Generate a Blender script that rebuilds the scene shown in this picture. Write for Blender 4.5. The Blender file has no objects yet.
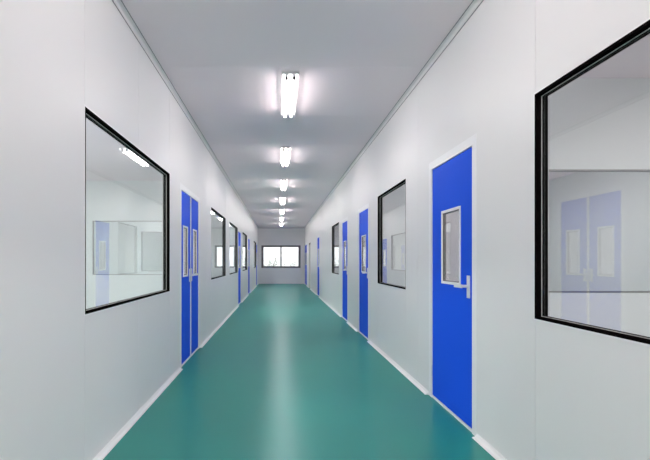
import bpy, bmesh, math, random
from mathutils import Vector, Matrix
random.seed(4)
sc = bpy.context.scene
COL = sc.collection

# ---------------------------------------------------------------- dimensions
L, R, H = 1.162, 1.422, 3.12          # left wall, right wall, ceiling height
EYE = 1.27
Y0, Y1 = -3.0, 24.0                   # corridor back and far end
T = 0.078                             # sandwich panel thickness

# ---------------------------------------------------------------- materials
def mat(name, col, rough=0.5, metal=0.0, spec=0.5, coat=0.0, bump=None, var=None, emit=None):
    m = bpy.data.materials.new(name); m.use_nodes = True
    nt = m.node_tree; p = nt.nodes['Principled BSDF']
    p.inputs['Base Color'].default_value = (*col, 1)
    p.inputs['Roughness'].default_value = rough
    p.inputs['Metallic'].default_value = metal
    p.inputs['Specular IOR Level'].default_value = spec
    p.inputs['Coat Weight'].default_value = coat
    p.inputs['Coat Roughness'].default_value = 0.06
    if emit:
        p.inputs['Emission Color'].default_value = (*emit[0], 1)
        p.inputs['Emission Strength'].default_value = emit[1]
    if bump or var:
        tc = nt.nodes.new('ShaderNodeTexCoord')
    if bump:
        n = nt.nodes.new('ShaderNodeTexNoise'); n.inputs['Scale'].default_value = bump[0]
        n.inputs['Detail'].default_value = 3
        b = nt.nodes.new('ShaderNodeBump'); b.inputs['Strength'].default_value = bump[1]
        b.inputs['Distance'].default_value = 0.01
        nt.links.new(tc.outputs['Object'], n.inputs['Vector'])
        nt.links.new(n.outputs['Fac'], b.inputs['Height'])
        nt.links.new(b.outputs['Normal'], p.inputs['Normal'])
    if var:
        n = nt.nodes.new('ShaderNodeTexNoise'); n.inputs['Scale'].default_value = var[0]
        n.inputs['Detail'].default_value = 4
        mx = nt.nodes.new('ShaderNodeMix'); mx.data_type = 'RGBA'
        mx.inputs[6].default_value = (*[c * (1 - var[1]) for c in col], 1)
        mx.inputs[7].default_value = (*[min(1, c * (1 + var[1])) for c in col], 1)
        nt.links.new(tc.outputs['Object'], n.inputs['Vector'])
        nt.links.new(n.outputs['Fac'], mx.inputs[0])
        nt.links.new(mx.outputs[2], p.inputs['Base Color'])
    return m

def glass_mat(name, tint, r0):
    m = bpy.data.materials.new(name); m.use_nodes = True
    nt = m.node_tree; nt.nodes.clear()
    out = nt.nodes.new('ShaderNodeOutputMaterial')
    mix = nt.nodes.new('ShaderNodeMixShader')
    tr = nt.nodes.new('ShaderNodeBsdfTransparent'); tr.inputs[0].default_value = (*tint, 1)
    gl = nt.nodes.new('ShaderNodeBsdfGlossy'); gl.inputs['Roughness'].default_value = 0.0
    gl.inputs[0].default_value = (0.97, 0.98, 0.98, 1)
    lw = nt.nodes.new('ShaderNodeLayerWeight'); lw.inputs[0].default_value = 0.5
    pw = nt.nodes.new('ShaderNodeMath'); pw.operation = 'POWER'; pw.inputs[1].default_value = 5
    ma = nt.nodes.new('ShaderNodeMath'); ma.operation = 'MULTIPLY_ADD'
    ma.inputs[1].default_value = 1 - r0; ma.inputs[2].default_value = r0
    nt.links.new(lw.outputs['Facing'], pw.inputs[0]); nt.links.new(pw.outputs[0], ma.inputs[0])
    nt.links.new(ma.outputs[0], mix.inputs[0])
    nt.links.new(tr.outputs[0], mix.inputs[1]); nt.links.new(gl.outputs[0], mix.inputs[2])
    nt.links.new(mix.outputs[0], out.inputs[0])
    return m

M = {
    'wall':   mat('painted_wall_panel', (0.865, 0.850, 0.850), 0.42, spec=0.4, bump=(2.0, 0.03)),
    'ceil':   mat('ceiling_panel', (0.91, 0.80, 0.83), 0.5, spec=0.3, var=(1.2, 0.015)),
    'endw':   mat('painted_end_wall', (0.95, 0.92, 0.90), 0.5),
    'room':   mat('side_room_panel', (0.78, 0.80, 0.80), 0.5),
    'floor':  mat('teal_epoxy', (0.032, 0.265, 0.235), 0.20, spec=0.40, coat=0.0, bump=(1.1, 0.015), var=(2.5, 0.04)),
    'roomfl': mat('side_room_floor', (0.38, 0.42, 0.41), 0.4),
    'black':  mat('black_window_profile', (0.005, 0.004, 0.004), 0.7, spec=0.0),
    'bead':   mat('grey_glazing_bead', (0.02, 0.018, 0.018), 0.6, spec=0.03),
    'seal':   mat('grey_sealant', (0.50, 0.51, 0.50), 0.7),
    'white':  mat('white_powder_coat', (0.94, 0.93, 0.94), 0.35),
    'blue':   mat('blue_door_laminate', (0.014, 0.100, 0.80), 0.4, spec=0.02),
    'alu':    mat('brushed_aluminium', (0.80, 0.81, 0.85), 0.4, metal=0.1),
    'trim':   mat('grey_cove_profile', (0.74, 0.71, 0.72), 0.4),
    'dark':   mat('dark_joint', (0.26, 0.25, 0.26), 0.7),
    'base':   mat('white_skirting_vinyl', (0.92, 0.90, 0.91), 0.4),
    'steel':  mat('satin_steel_handle', (0.84, 0.84, 0.87), 0.35, metal=0.3),
    'rubber': mat('black_gasket', (0.16, 0.15, 0.155), 0.6),
    'endfr':  mat('grey_brown_window_frame', (0.20, 0.185, 0.19), 0.5, spec=0.2),
    'tube':   mat('lit_fluorescent_tube', (0.9, 0.9, 0.9), 0.4, emit=((1.0, 0.93, 0.92), 26.5)),
    'beige':  mat('beige_panel', (0.60, 0.57, 0.53), 0.5),
    'brown':  mat('brown_head_strip', (0.13, 0.09, 0.08), 0.5),
    'cap':    mat('dark_lamp_socket', (0.06, 0.06, 0.065), 0.5),
    'leaf':   mat('pale_green_leaf', (0.30, 0.33, 0.27), 0.8),
    'bark':   mat('grey_bark', (0.16, 0.13, 0.11), 0.8),
    'gravel': mat('pale_gravel', (0.75, 0.74, 0.72), 0.9, var=(6.0, 0.08)),
}
def opal(name, t):
    m = bpy.data.materials.new(name); m.use_nodes = True
    nt = m.node_tree; nt.nodes.clear()
    out = nt.nodes.new('ShaderNodeOutputMaterial'); mx = nt.nodes.new('ShaderNodeMixShader'); mx.inputs[0].default_value = t
    d = nt.nodes.new('ShaderNodeBsdfDiffuse'); d.inputs[0].default_value = (0.85, 0.84, 0.84, 1)
    u = nt.nodes.new('ShaderNodeBsdfTranslucent'); u.inputs[0].default_value = (0.95, 0.94, 0.94, 1)
    nt.links.new(d.outputs[0], mx.inputs[1]); nt.links.new(u.outputs[0], mx.inputs[2]); nt.links.new(mx.outputs[0], out.inputs[0])
    return m
M['opal'] = opal('opal_acrylic_lip', 0.62)
M['inner'] = mat('inner_window_aluminium', (0.22, 0.22, 0.22), 0.5)
M['glass'] = glass_mat('corridor_window_glass', (0.92, 0.945, 0.94), 0.095)
M['vision'] = glass_mat('grey_vision_glass', (0.84, 0.83, 0.835), 0.08)
M['glass_green'] = glass_mat('faintly_green_glass', (0.90, 0.955, 0.94), 0.085)
M['clear'] = glass_mat('clear_glass', (0.97, 0.98, 0.98), 0.04)

def epoxy(name, col, rough, f0, f1):
    m = bpy.data.materials.new(name); m.use_nodes = True
    nt = m.node_tree; nt.nodes.clear(); N = nt.nodes.new; K = nt.links.new
    out = N('ShaderNodeOutputMaterial'); mix = N('ShaderNodeMixShader')
    df = N('ShaderNodeBsdfDiffuse'); gl = N('ShaderNodeBsdfGlossy'); gl.inputs['Roughness'].default_value = rough
    gl.inputs[0].default_value = (0.95, 1.0, 1.0, 1)
    lw = N('ShaderNodeLayerWeight'); lw.inputs[0].default_value = 0.5
    pw = N('ShaderNodeMath'); pw.operation = 'POWER'; pw.inputs[1].default_value = 5
    ma = N('ShaderNodeMath'); ma.operation = 'MULTIPLY_ADD'; ma.inputs[1].default_value = f1; ma.inputs[2].default_value = f0
    K(lw.outputs['Facing'], pw.inputs[0]); K(pw.outputs[0], ma.inputs[0]); K(ma.outputs[0], mix.inputs[0])
    tc = N('ShaderNodeTexCoord'); n = N('ShaderNodeTexNoise'); n.inputs['Scale'].default_value = 2.5; n.inputs['Detail'].default_value = 4
    mx = N('ShaderNodeMix'); mx.data_type = 'RGBA'
    mx.inputs[6].default_value = (*[c*0.96 for c in col], 1); mx.inputs[7].default_value = (*[c*1.04 for c in col], 1)
    K(tc.outputs['Object'], n.inputs['Vector']); K(n.outputs['Fac'], mx.inputs[0]); K(mx.outputs[2], df.inputs[0])
    K(df.outputs[0], mix.inputs[1]); K(gl.outputs[0], mix.inputs[2]); K(mix.outputs[0], out.inputs[0])
    return m
M['floor'] = epoxy('teal_epoxy_floor', (0.020, 0.255, 0.218), 0.28, 0.085, 0.22)

# ---------------------------------------------------------------- helpers
def tag(o, label=None, cat=None, group=None, kind=None):
    if label: o['label'] = label
    if cat: o['category'] = cat
    if group: o['group'] = group
    if kind: o['kind'] = kind
    return o

def empty(name, loc=(0, 0, 0), **k):
    o = bpy.data.objects.new(name, None); COL.objects.link(o)
    o.location = loc; o.empty_display_size = 0.1
    return tag(o, **k)

class MB:
    """collects shapes in world coordinates, builds ONE mesh object"""
    def __init__(s): s.bm = bmesh.new()
    def box(s, x0, x1, y0, y1, z0, z1, bev=0.0):
        x0, x1 = min(x0, x1), max(x0, x1); y0, y1 = min(y0, y1), max(y0, y1)
        t = bmesh.new()
        bmesh.ops.create_cube(t, size=1, matrix=Matrix.Translation(((x0+x1)/2, (y0+y1)/2, (z0+z1)/2)) @
                              Matrix.Diagonal((x1-x0, y1-y0, z1-z0, 1)))
        if bev:
            bmesh.ops.bevel(t, geom=t.edges[:], offset=bev, segments=2, affect='EDGES', profile=0.5)
        s._merge(t); return s
    def cyl(s, a, b, r, seg=16, r2=None, bev=0):
        a, b = Vector(a), Vector(b); d = b - a
        t = bmesh.new()
        bmesh.ops.create_cone(t, cap_ends=True, segments=seg, radius1=r, radius2=r if r2 is None else r2, depth=d.length,
                              matrix=Matrix.Translation((a+b)/2) @ d.to_track_quat('Z', 'Y').to_matrix().to_4x4())
        s._merge(t); return s
    def prism_y(s, prof, y0, y1):
        """closed profile of (x, z) points extruded along y"""
        t = bmesh.new()
        a = [t.verts.new((x, y0, z)) for x, z in prof]; b = [t.verts.new((x, y1, z)) for x, z in prof]
        n = len(prof)
        t.faces.new(a); t.faces.new(b[::-1])
        for i in range(n): t.faces.new((a[i], b[i], b[(i+1) % n], a[(i+1) % n]))
        bmesh.ops.recalc_face_normals(t, faces=t.faces[:])
        s._merge(t); return s
    def _merge(s, t):
        me = bpy.data.meshes.new('tmp'); t.to_mesh(me); t.free(); s.bm.from_mesh(me); bpy.data.meshes.remove(me)
    def build(s, name, m, parent=None, smooth=False, **k):
        me = bpy.data.meshes.new(name)
        bmesh.ops.recalc_face_normals(s.bm, faces=s.bm.faces[:])
        # local origin: parent's origin, or the base centre for a top-level mesh
        if parent: org = Vector(ORG[parent.name])
        else:
            xs = [v.co for v in s.bm.verts]
            org = Vector(((min(v.x for v in xs)+max(v.x for v in xs))/2, (min(v.y for v in xs)+max(v.y for v in xs))/2, min(v.z for v in xs)))
        if parent: org = Vector(ORG[parent.name])
        bmesh.ops.translate(s.bm, vec=-org, verts=s.bm.verts[:])
        s.bm.to_mesh(me); s.bm.free()
        me.materials.append(m)
        if smooth:
            for p in me.polygons: p.use_smooth = True
        o = bpy.data.objects.new(name, me); COL.objects.link(o)
        if parent: o.parent = parent
        else: o.location = org
        ORG[o.name] = tuple(org)
        return tag(o, **k)
ORG = {}
def root(name, loc, **k):
    o = empty(name, loc, **k); ORG[o.name] = tuple(loc); return o

def slab(name, m, plane, pos, back, us, vs, holes, seams_u=(), seams_v=(), groove=0.004, gd=0.003, **k):
    """panel with rectangular openings. plane 'x': u=y,v=z ; 'y': u=x,v=z ; 'z': u=x,v=y.
    pos = visible face coordinate, back = hidden face; seams are real recessed joints in the visible face."""
    ue, ve = {us[0], us[1]}, {vs[0], vs[1]}
    for a, b, c, d in holes: ue |= {a, b}; ve |= {c, d}
    SU = [(s-groove/2, s+groove/2) for s in seams_u if us[0] < s-groove and s+groove < us[1]]
    SV = [(s-groove/2, s+groove/2) for s in seams_v if vs[0] < s-groove and s+groove < vs[1]]
    for a, b in SU: ue |= {a, b}
    for a, b in SV: ve |= {a, b}
    U, V = sorted(ue), sorted(ve)
    sgn = 1 if back > pos else -1
    def hole(u, v): return any(a < u < b and c < v < d for a, b, c, d in holes)
    def depth(i, j):
        if i < 0 or j < 0 or i >= len(U)-1 or j >= len(V)-1: return None
        u, v = (U[i]+U[i+1])/2, (V[j]+V[j+1])/2
        if hole(u, v): return None
        g = any(a < u < b for a, b in SU) or any(a < v < b for a, b in SV)
        return pos + (sgn*gd if g else 0)
    def P(u, v, w): return {'x': (w, u, v), 'y': (u, w, v), 'z': (u, v, w)}[plane]
    bm = bmesh.new()
    def quad(*p):
        bm.faces.new([bm.verts.new(q) for q in p])
    for i in range(len(U)-1):
        for j in range(len(V)-1):
            d = depth(i, j)
            if d is None: continue
            u0, u1, v0, v1 = U[i], U[i+1], V[j], V[j+1]
            quad(P(u0, v0, d), P(u1, v0, d), P(u1, v1, d), P(u0, v1, d))
            quad(P(u0, v0, back), P(u1, v0, back), P(u1, v1, back), P(u0, v1, back))
            for (di, dj, e) in ((-1, 0, (u0, v0, u0, v1)), (1, 0, (u1, v0, u1, v1)), (0, -1, (u0, v0, u1, v0)), (0, 1, (u0, v1, u1, v1))):
                n = depth(i+di, j+dj)
                o = back if n is None else n
                if n is not None and (n - d)*sgn <= 0: continue
                quad(P(e[0], e[1], d), P(e[2], e[3], d), P(e[2], e[3], o), P(e[0], e[1], o))
    bmesh.ops.remove_doubles(bm, verts=bm.verts[:], dist=1e-5)
    b = MB(); b.bm.free(); b.bm = bm
    return b.build(name, m, kind='structure', **k)

# ---------------------------------------------------------------- openings
WT, WB = 2.195, 0.950                 # side window top and bottom
DT = 2.115                            # door leaf top
FW = 0.055                            # door frame width
left_windows = [(2.569, 4.563), (7.35, 9.34), (10.10, 12.04), (13.70, 15.60), (19.75, 21.70)]
right_windows = [(0.40, 2.389), (4.815, 6.19), (10.19, 11.54)]
left_doors = [(5.12, 6.21, 2), (12.25, 13.06, 1), (16.22, 17.05, 1), (21.95, 22.80, 1)]
right_doors = [(3.168, 4.0, 1), (6.86, 7.64, 1), (8.94, 9.66, 1), (15.17, 15.97, 1), (21.95, 23.65, 2)]
service = (19.45, 20.25)

def dhole(a, b): return (a-FW, b+FW, 0.0, DT+FW)
hl = [(a, b, WB, WT) for a, b in left_windows] + [dhole(a, b) for a, b, n in left_doors]
hr = [(a, b, WB, WT) for a, b in right_windows] + [dhole(a, b) for a, b, n in right_doors] + [(service[0], service[1], 0.0, 2.10)]

slab('wall_left', M['wall'], 'x', -L, -L-T, (Y0, Y1), (0, H), hl,
     seams_u=(0.6, 1.6, 2.571, 3.56, 4.561, 6.9, 7.352, 8.34, 9.338, 11.06, 14.6, 18.2, 19.2),
     label='white panelled left wall of the corridor with windows and blue doors', cat='wall')
slab('wall_right', M['wall'], 'x', R, R+T, (Y0, Y1), (0, H), hr,
     seams_u=(0.402, 1.4, 2.387, 4.4, 4.817, 6.188, 8.3, 10.8, 12.6, 13.6, 14.6, 17.0, 18.0),
     label='white panelled right wall of the corridor with windows and blue doors', cat='wall')
slab('floor', M['floor'], 'z', 0.0, -0.1, (-L-T, R+T), (Y0, Y1), [], label='glossy teal epoxy corridor floor', cat='floor')
slab('floor_left_room', M['roomfl'], 'z', 0.0, -0.1, (-7, -L-T), (Y0, Y1), [], label='pale floor of the rooms behind the left windows', cat='floor')
slab('floor_right_room', M['roomfl'], 'z', 0.0, -0.1, (R+T, 7), (Y0, Y1), [], label='pale floor of the rooms behind the right windows', cat='floor')
slab('ceiling', M['ceil'], 'z', H, H+0.1, (-7, 7), (Y0, Y1), [],
     seams_v=[4.10+1.36*i for i in range(-4, 15)], groove=0.002, gd=0.0008, label='flat pale grey panelled corridor ceiling', cat='ceiling')
EW = (-0.98, 1.20, 0.885, 2.14)      # end window
slab('wall_end', M['endw'], 'y', Y1, Y1+0.15, (-7, 7), (0, H), [EW], label='pale grey end wall around the bright far window', cat='wall')
slab('wall_back', M['wall'], 'y', Y0, Y0-0.1, (-7, 7), (0, H), [], label='white corridor wall behind the viewer', cat='wall')

# side rooms
XL, XR = -6.0, 6.2
slab('wall_left_room', M['room'], 'x', XL, XL-0.1, (Y0, Y1), (0, H), [], label='outer wall of the rooms left of the corridor', cat='wall')
slab('wall_right_room', M['room'], 'x', XR, XR+0.1, (Y0, Y1), (0, H), [], label='outer wall of the rooms right of the corridor', cat='wall')
parts_left = [(9.90, (-4.29, -2.30)), (13.60, (-4.35, -2.35))]
parts_right = [(4.35, (2.45, 4.45)), (9.88, None)]
wn = [0]
def partition(y, x0, x1, hole, side, where):
    hs = [(hole[0], hole[1], WB, WT)] if hole else []
    slab('wall_partition_' + side, M['room'], 'y', y, y+0.05, (x0, x1), (0, H), hs,
         label=f'white cross wall of the {side} side rooms, {where}', cat='wall')
    if hole:
        wn[0] += 1
        r = root(f'window_{wn[0]+9}', ((hole[0]+hole[1])/2, y, WB), kind='structure', cat='window',
                 label=f'thin grey framed inner window in the {side} side rooms, {where}')
        b = MB(); w = 0.014; a, c = hole
        b.box(a, a+w, y-0.006, y+0.056, WB, WT).box(c-w, c, y-0.006, y+0.056, WB, WT)
        b.box(a+w, c-w, y-0.006, y+0.056, WB, WB+w).box(a+w, c-w, y-0.006, y+0.056, WT-w, WT)
        b.build('window_frame', M['inner'], r)
        MB().box(a+w, c-w, y+0.022, y+0.028, WB+w, WT-w).build('window_pane', M['clear'], r)
partition(9.90, XL, -L-T, (-4.29, -2.30), 'left', 'seen through the nearest left window')
partition(13.60, XL, -L-T, (-4.35, -2.35), 'left', 'second one back')
partition(4.35, R+T, XR, (2.45, 4.45), 'right', 'seen through the nearest right window')
partition(9.88, R+T, XR, None, 'right', 'second one back')

# ---------------------------------------------------------------- corridor side windows
def side_window(idx, side, y0, y1, label):
    s = -1 if side == 'left' else 1
    w = L if side == 'left' else R
    X = lambda d: s*(w + d)                          # d = depth behind the corridor face
    r = root(f'window_{idx}', (X(0), (y0+y1)/2, WB), kind='structure', cat='window', label=label)
    g = 0.014
    def ring(b, a, c, zb, zt, t, d0, d1):
        b.box(X(d0), X(d1), a, a+t, zb, zt); b.box(X(d0), X(d1), c-t, c, zb, zt)
        b.box(X(d0), X(d1), a+t, c-t, zb, zb+t); b.box(X(d0), X(d1), a+t, c-t, zt-t, zt)
    b = MB(); ring(b, y0, y1, WB, WT, g, -0.002, 0.064)
    b.build('window_frame', M['black'], r)
    b = MB(); ring(b, y0+g, y1-g, WB+g, WT-g, 0.004, 0.0375, 0.050)
    b.build('glazing_bead', M['bead'], r)
    b = MB(); ring(b, y0+g, y1-g, WB+g, WT-g, 0.003, 0.0265, 0.0295)
    b.build('sealant_line', M['seal'], r, label='thin pale sealant line around the glass')
    b = MB(); ring(b, y0-0.008, y1+0.008, WB-0.008, WT+0.008, 0.008, -0.003, -0.0002)
    b.build('outer_trim', M['white'], r, label='thin white outer edge strip')
    MB().box(X(0.030), X(0.036), y0+g, y1-g, WB+g, WT-g).build('window_pane', M['glass_green' if side == 'left' else 'glass'], r)

wl = ['large black framed window nearest on the left wall', 'black framed window just beyond the double blue door on the left wall',
      'third black framed window along the left wall', 'black framed window between the two single blue doors of the left wall',
      'farthest black framed window on the left wall, beside the end wall']
wr = ['large black framed window at the right edge, nearest on the right wall', 'narrow black framed window between the first two blue doors of the right wall',
      'farthest black framed window on the right wall']
for i, (a, b) in enumerate(left_windows): side_window(i+1, 'left', a, b, wl[i])
for i, (a, b) in enumerate(right_windows): side_window(i+6, 'right', a, b, wr[i])

# ---------------------------------------------------------------- doors
def handle(leaf, X, yl, direction, z=1.08):
    """back plate, neck and lever; lever points along 'direction' (+1 away from the viewer)"""
    b = MB()
    b.box(X(0.008), X(0.000), yl-0.024, yl+0.024, z-0.090, z+0.080, bev=0.003)
    b.cyl((X(0.002), yl, z), (X(-0.052), yl, z), 0.011)
    b.box(X(-0.042), X(-0.062), yl-direction*0.014, yl+direction*0.112, z-0.014, z+0.014, bev=0.005)
    b.cyl((X(0.002), yl, z-0.065), (X(-0.004), yl, z-0.065), 0.009)
    b.build('door_handle', M['steel'], leaf, label='satin steel lever handle')

def leaf_part(door, X, a, b, wa, wb, zb=1.075, zt=1.705):
    z0 = 0.028
    bm = MB()
    d0, d1 = 0.007, 0.052
    bm.box(X(d0), X(d1), a, wa, z0, DT); bm.box(X(d0), X(d1), wb, b, z0, DT)
    bm.box(X(d0), X(d1), wa, wb, z0, zb); bm.box(X(d0), X(d1), wa, wb, zt, DT)
    bmesh.ops.remove_doubles(bm.bm, verts=bm.bm.verts[:], dist=1e-5)
    lf = bm.build('door_leaf', M['blue'], door, label='flat royal blue door leaf')
    f = 0.022; m = MB()
    m.box(X(0.001), X(0.057), wa, wa+f, zb, zt); m.box(X(0.001), X(0.057), wb-f, wb, zb, zt)
    m.box(X(0.001), X(0.057), wa+f, wb-f, zb, zb+f); m.box(X(0.001), X(0.057), wa+f, wb-f, zt-f, zt)
    m.build('vision_frame', M['white'], lf, label='white frame of the door window')
    g = 0.006; m = MB()
    A, B, C, D = wa+f, wb-f, zb+f, zt-f
    m.box(X(0.008), X(0.034), A, A+g, C, D).box(X(0.008), X(0.034), B-g, B, C, D)
    m.box(X(0.008), X(0.034), A+g, B-g, C, C+g).box(X(0.008), X(0.034), A+g, B-g, D-g, D)
    m.build('gasket', M['rubber'], lf)
    MB().box(X(0.013), X(0.019), A+g, B-g, C+g, D-g).build('vision_pane', M['vision'], lf)
    return lf

def door(idx, side, a, b, n, label):
    s = -1 if side == 'left' else 1
    w = L if side == 'left' else R
    X = lambda d: s*(w + d)
    r = root(f'door_{idx}', (X(0), (a+b)/2, 0), kind='structure', cat='door', label=label)
    m = MB(); o = 0.002
    lip = FW + 0.02
    # jambs and head: box section in the opening, flat lip over the wall face
    m.box(X(-o), X(T), a-FW, a-0.004, 0, DT+FW); m.box(X(-o), X(T), b+0.004, b+FW, 0, DT+FW)
    m.box(X(-o), X(T), a-0.004, b+0.004, DT+0.004, DT+FW)
    m.box(X(-o), X(-0.0005), a-lip, a-FW, 0, DT+lip); m.box(X(-o), X(-0.0005), b+FW, b+lip, 0, DT+lip)
    m.box(X(-o), X(-0.0005), a-FW, b+FW, DT+FW, DT+lip)
    # rebate stop behind the leaf
    m.box(X(0.060), X(T), a-0.004, a+0.012, 0, DT); m.box(X(0.060), X(T), b-0.012, b+0.004, 0, DT)
    m.build('door_frame', M['white'], r, label='white door frame')
    MB().box(X(0.004), X(0.056), a-0.004, b+0.004, 0.0, 0.022).build('threshold', M['base'], r, label='pale strip along the foot of the door')
    if n == 1:
        wd = b - a
        lf = leaf_part(r, X, a, b, a+wd*0.253, a+wd*0.727)
        handle(lf, X, a+0.070, +1)
        for z in (0.25, 1.88):
            MB().cyl((X(0.000), b+0.002, z-0.05), (X(0.000), b+0.002, z+0.05), 0.006, 10).build('hinge', M['steel'], r)
    else:
        c = (a+b)/2; hw = c-a
        l1 = leaf_part(r, X, a, c-0.004, a+hw*0.20, a+hw*0.70)
        l2 = leaf_part(r, X, c+0.004, b, b-hw*0.70, b-hw*0.20)
        handle(l1, X, c-0.055, -1, 1.09); handle(l2, X, c+0.065, +1, 1.09)
        MB().box(X(0.009), X(-0.004), c-0.016, c+0.016, 0.028, DT-0.002).build('meeting_strip', M['alu'], r, label='light metal strip between the two leaves')

dl = ['double blue door with two narrow windows on the left wall', 'single blue door after the third window on the left wall',
      'single blue door farther along the left wall, before the last window', 'farthest blue door on the left wall, against the end wall']
dr = ['wide blue door with steel handle, nearest on the right wall', 'second blue door along the right wall, past the narrow window',
      'third blue door along the right wall, before the far window', 'narrow looking blue door alone past the far right window',
      'farthest blue door on the right wall, against the end wall']
for i, (a, b, n) in enumerate(left_doors): door(i+1, 'left', a, b, n, dl[i])
for i, (a, b, n) in enumerate(right_doors): door(i+5, 'right', a, b, n, dr[i])

# beige service door with a brown head strip, far right
a, b = service
r = root('door_10', (R, (a+b)/2, 0), kind='structure', cat='door', label='plain beige door with a brown head, far down the right wall')
MB().box(R+0.012, R+0.052, a+0.03, b-0.03, 0.01, 2.03).build('door_leaf', M['beige'], r)
MB().box(R-0.012, R+T, a, a+0.03, 0, 2.03).box(R-0.012, R+T, b-0.03, b, 0, 2.03).build('door_frame', M['trim'], r)
MB().box(R-0.014, R+T, a, b, 2.03, 2.10).build('head_strip', M['brown'], r, label='dark brown strip over the door')

# ---------------------------------------------------------------- end window
a, b, zb, zt = EW
r = root('window_9', ((a+b)/2, Y1, zb), kind='structure', cat='window', label='bright two-pane window with dark frame in the end wall')
f = 0.12; m = MB(); y0, y1 = Y1-0.012, Y1+0.07
m.box(a, a+f, y0, y1, zb, zt, 0.004); m.box(b-f, b, y0, y1, zb, zt, 0.004)
m.box(a+f, b-f, y0, y1, zb, zb+f*0.8, 0.004); m.box(a+f, b-f, y0, y1, zt-f*0.8, zt, 0.004)
m.build('window_frame', M['endfr'], r)
c = (a+b)/2 + 0.0
MB().box(c-0.042, c+0.042, y0+0.004, y1-0.004, zb+f*0.8, zt-f*0.8, 0.004).build('mullion', M['endfr'], r)
MB().box(a+f, c-0.042, Y1+0.03, Y1+0.036, zb+f*0.8, zt-f*0.8).build('window_pane', M['clear'], r)
MB().box(c+0.042, b-f, Y1+0.03, Y1+0.036, zb+f*0.8, zt-f*0.8).build('window_pane', M['clear'], r)

# ---------------------------------------------------------------- skirting and coving
def baseboard(side, y0, y1, label):
    s = -1 if side == 'left' else 1
    w = L if side == 'left' else R
    p, h = 0.036, 0.032
    pts = [(0.0005, 0.0), (-p, 0.0), (-p, 0.005)]
    for k in range(5):                                # shallow hollow cove rising to the wall
        t = k/4*math.pi/2
        pts.append((-p + 0.004 + (p-0.008)*math.sin(t)*0.9, 0.007 + (h-0.010)*(1-math.cos(t))))
    pts += [(-0.003, h), (0.0005, h)]
    MB().prism_y([(s*(w+x), z) for x, z in pts], y0, y1).build('baseboard_'+side, M['base'], kind='structure', cat='baseboard', label=label)

def runs(doors, extra=()):
    cuts = sorted([(a-0.080, b+0.080) for a, b, n in doors] + list(extra)); y = Y0; out = []
    for a, b in cuts: out.append((y, a)); y = b
    out.append((y, Y1)); return out
names_l = ['from the near left edge to the double door', 'after the double door', 'between the two single left doors', 'past the second single left door', 'beside the end wall']
names_r = ['before the nearest right door', 'between the first and second right doors', 'between the second and third right doors',
           'past the third right door', 'before the beige door', 'after the beige door', 'in the far right corner']
for i, (a, b) in enumerate(runs(left_doors)): baseboard('left', a, b, 'white cove skirting on the left wall, ' + names_l[i])
for i, (a, b) in enumerate(runs(right_doors, [(service[0], service[1])])): baseboard('right', a, b, 'white cove skirting on the right wall, ' + names_r[i])
baseboard_end = MB().box(-L+0.036, R-0.036, Y1-0.03, Y1, 0, 0.03).build('baseboard_end', M['base'], kind='structure', cat='baseboard', label='low skirting along the foot of the end wall')

def cove(idx, s, w, label):
    t, d = 0.040, 0.034
    r = root(f'trim_{idx}', (s*w, (Y0+Y1)/2, H-d), kind='structure', cat='trim', label=label)
    pts = [(0, 0), (0, -d), (-0.005, -d)]
    for k in range(6):
        a = k/5*math.pi/2
        pts.append((-0.007 - (t-0.012)*(1-math.cos(a)), -d + 0.003 + (d-0.008)*math.sin(a)))
    pts += [(-t, -0.005), (-t, 0)]
    MB().prism_y([(s*(w+x), H+z) for x, z in pts], Y0, Y1).build('cove_profile', M['trim'], r)
    MB().box(s*(w-0.001), s*(w-0.004), Y0, Y1, H-d-0.006, H-d).build('lower_joint', M['dark'], r, label='dark joint line')
    MB().box(s*(w-t-0.006), s*(w-t), Y0, Y1, H-0.003, H).build('upper_joint', M['dark'], r, label='dark joint line')
cove(1, -1, L, 'grey cove strip along the left wall and ceiling')
cove(2, 1, R, 'grey cove strip along the right wall and ceiling')
MB().box(-L+0.05, R-0.05, Y1-0.04, Y1, H-0.035, H).build('trim_3', M['trim'], kind='structure', cat='trim', label='grey strip where the end wall meets the ceiling')

# ---------------------------------------------------------------- ceiling lights
CX = 0.112
def make_light(y0, label):
    y1 = y0 + 1.14
    r = root('ceiling_light', (CX, (y0+y1)/2, H), cat='ceiling light', label=label, group='twin-tube ceiling lights along the corridor')
    W = 0.078
    m = MB()
    m.prism_y([(CX-W, H), (CX-W, H-0.010), (CX-0.020, H-0.020), (CX+0.020, H-0.020), (CX+W, H-0.010), (CX+W, H)], y0, y1)
    m.build('housing', M['white'], r)
    for sx in (-1, 1):
        MB().box(CX+sx*W, CX+sx*(W+0.003), y0, y1, H-0.042, H).build('side_lip', M['opal'], r, label='translucent white side lip')  # height and translucency shaped to put a soft halo on the ceiling
    for y, sg in ((y0, 1), (y1, -1)):
        MB().box(CX-W-0.005, CX+W+0.005, y-0.003*sg, y+0.006*sg, H-0.024, H, 0.002).build('end_plate', M['trim'], r)
    for x in (CX-0.037, CX+0.037):
        for y, sg in ((y0+0.012, 1), (y1-0.012, -1)):
            h = MB().box(x-0.016, x+0.016, y, y+sg*0.024, H-0.077, H-0.010, 0.003).build('lamp_holder', M['white'], r)
            MB().cyl((x, y-sg*0.0005, H-0.060), (x, y-sg*0.010, H-0.060), 0.0145, 14).build('socket_cap', M['cap'], h, label='small dark round socket end')
        MB().cyl((x, y0+0.036, H-0.060), (x, y1-0.036, H-0.060), 0.0145, 10).build('fluorescent_tube', M['tube'], r, smooth=True, label='glowing white tube')
    return r
def copy_tree(o, parent=None, first=True):
    c = o.copy(); COL.objects.link(c)
    if parent: c.parent = parent
    for ch in o.children: copy_tree(ch, c)
    return c
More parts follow.
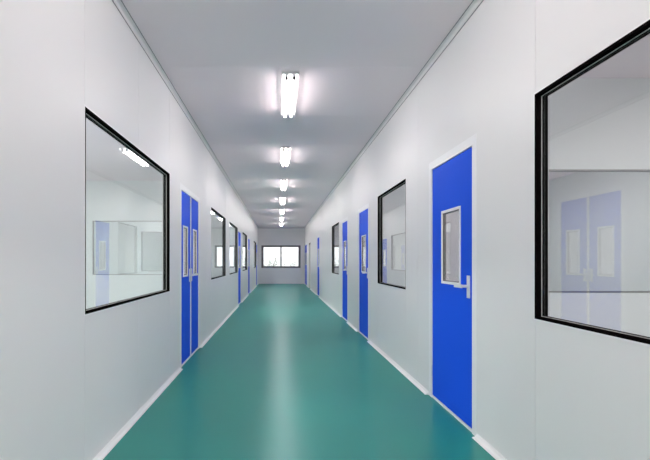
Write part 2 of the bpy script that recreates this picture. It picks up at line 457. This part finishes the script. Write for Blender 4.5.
ords = ['largest and nearest twin-tube light on the corridor ceiling', 'second twin-tube light from the viewer on the ceiling',
        'third twin-tube light from the viewer on the ceiling', 'fourth twin-tube light, middle of the ceiling row',
        'fifth twin-tube light, third from the end wall', 'sixth twin-tube light, second from the end wall',
        'smallest and farthest twin-tube light, closest to the end wall']
first = make_light(4.20, ords[0])
bpy.context.view_layer.update()
for k in range(1, 7):
    c = copy_tree(first); c.location.y += 2.75*k; c['label'] = ords[k]

# real lamps out of view: corridor tubes overhead / behind the viewer, and the side rooms' own lamps
def area(name, x, y, z, sx, sy, power, col=(1.0, 0.94, 0.93)):
    l = bpy.data.lights.new(name, 'AREA'); l.shape = 'RECTANGLE'; l.size = sx; l.size_y = sy; l.energy = power; l.color = col
    o = bpy.data.objects.new(name, l); COL.objects.link(o); o.location = (x, y, z); return o
for y in (2.015, -0.735, -2.3):
    for sg in (-1, 1):
        o = area('overhead_lamp', CX + sg*0.04, y, H-0.075, 0.03, 1.15, 4)
        o.rotation_euler = (0, -sg*math.radians(85), 0)
for x, y, p in ((-3.6, 2.0, 105), (-3.6, 5.5, 105), (-2.4, 11.7, 80), (-3.2, 16.5, 80), (-3.2, 21, 50),
                (4.2, 1.2, 70), (3.6, 7.4, 45), (3.8, 12.5, 60), (3.8, 19, 60)):
    area('side_room_lamp', x, y, H-0.03, 0.6, 1.2, p)

# added fill light, unseen behind the viewer, lifts the ceiling and near walls
o = area('back_fill', CX, Y0+0.03, 2.35, 2.2, 1.2, 26, (1.0, 0.935, 0.93)); o.rotation_euler = (math.pi/2, 0, math.pi)

# ---------------------------------------------------------------- outdoors beyond the end window
g = MB().box(-20, 20, Y1+0.16, Y1+40, -0.4, -0.3).build('ground', M['gravel'], kind='structure', cat='ground', label='pale gravel ground outside the end window')
def shrub(x, y, h, w, n, label):
    r = root('shrub', (x, y, -0.3), cat='shrub', label=label, group='washed-out shrubs outside the end window')
    m = MB(); tips = []
    for k in range(7):
        a = random.uniform(0, 6.28); q = Vector((x, y, -0.3)); d = Vector((math.cos(a)*w*0.5, math.sin(a)*w*0.3, h*random.uniform(0.6, 1.0)))
        mid = q + d*0.5 + Vector((0, 0, h*0.1)); e = q + d
        m.cyl(q, mid, 0.02, 6, 0.013); m.cyl(mid, e, 0.013, 6, 0.004); tips += [mid, e, (mid+e)/2]
    m.build('stem', M['bark'], r)
    bm = bmesh.new()
    for k in range(n):
        c = random.choice(tips) + Vector((random.gauss(0, w*0.13), random.gauss(0, w*0.1), random.gauss(0, h*0.07)))
        u = Vector((random.gauss(0, 1), random.gauss(0, 1), random.gauss(0, 1))).normalized(); v = u.orthogonal().normalized()
        l_, w_ = 0.07, 0.03
        vs = [bm.verts.new(p) for p in (c-u*l_, c+v*w_, c+u*l_, c-v*w_)]; bm.faces.new(vs)
    b = MB(); b.bm.free(); b.bm = bm; b.build('foliage', M['leaf'], r)
shrub(-0.70, 27.5, 2.25, 1.5, 260, 'sparse pale shrub outside the left pane of the end window')
shrub(0.75, 28.0, 1.85, 0.9, 120, 'small faint shrub outside the right pane of the end window')

w = bpy.data.worlds.new('overcast_sky'); sc.world = w; w.use_nodes = True
bg = w.node_tree.nodes['Background']; bg.inputs[0].default_value = (0.95, 0.98, 1.0, 1); bg.inputs[1].default_value = 1.0

# ---------------------------------------------------------------- camera
cam = bpy.data.cameras.new('camera'); co = bpy.data.objects.new('camera', cam); COL.objects.link(co)
co.location = (0, 0, EYE); co.rotation_euler = (math.pi/2, 0, 0)
cam.sensor_width = 36; cam.lens = 36*430/650
cam.shift_x = (325-279)/650; cam.shift_y = (261-230)/650
cam.clip_start = 0.02; cam.clip_end = 200
sc.camera = co
sc.view_settings.view_transform = 'Standard'; sc.view_settings.look = 'None'
sc.view_settings.gamma = 1; sc.view_settings.use_curve_mapping = False
sc.view_settings.exposure = 0.78
sc.cycles.max_bounces = 12; sc.cycles.diffuse_bounces = 6; sc.cycles.glossy_bounces = 6; sc.cycles.transparent_max_bounces = 24
sc.cycles.sample_clamp_indirect = 6
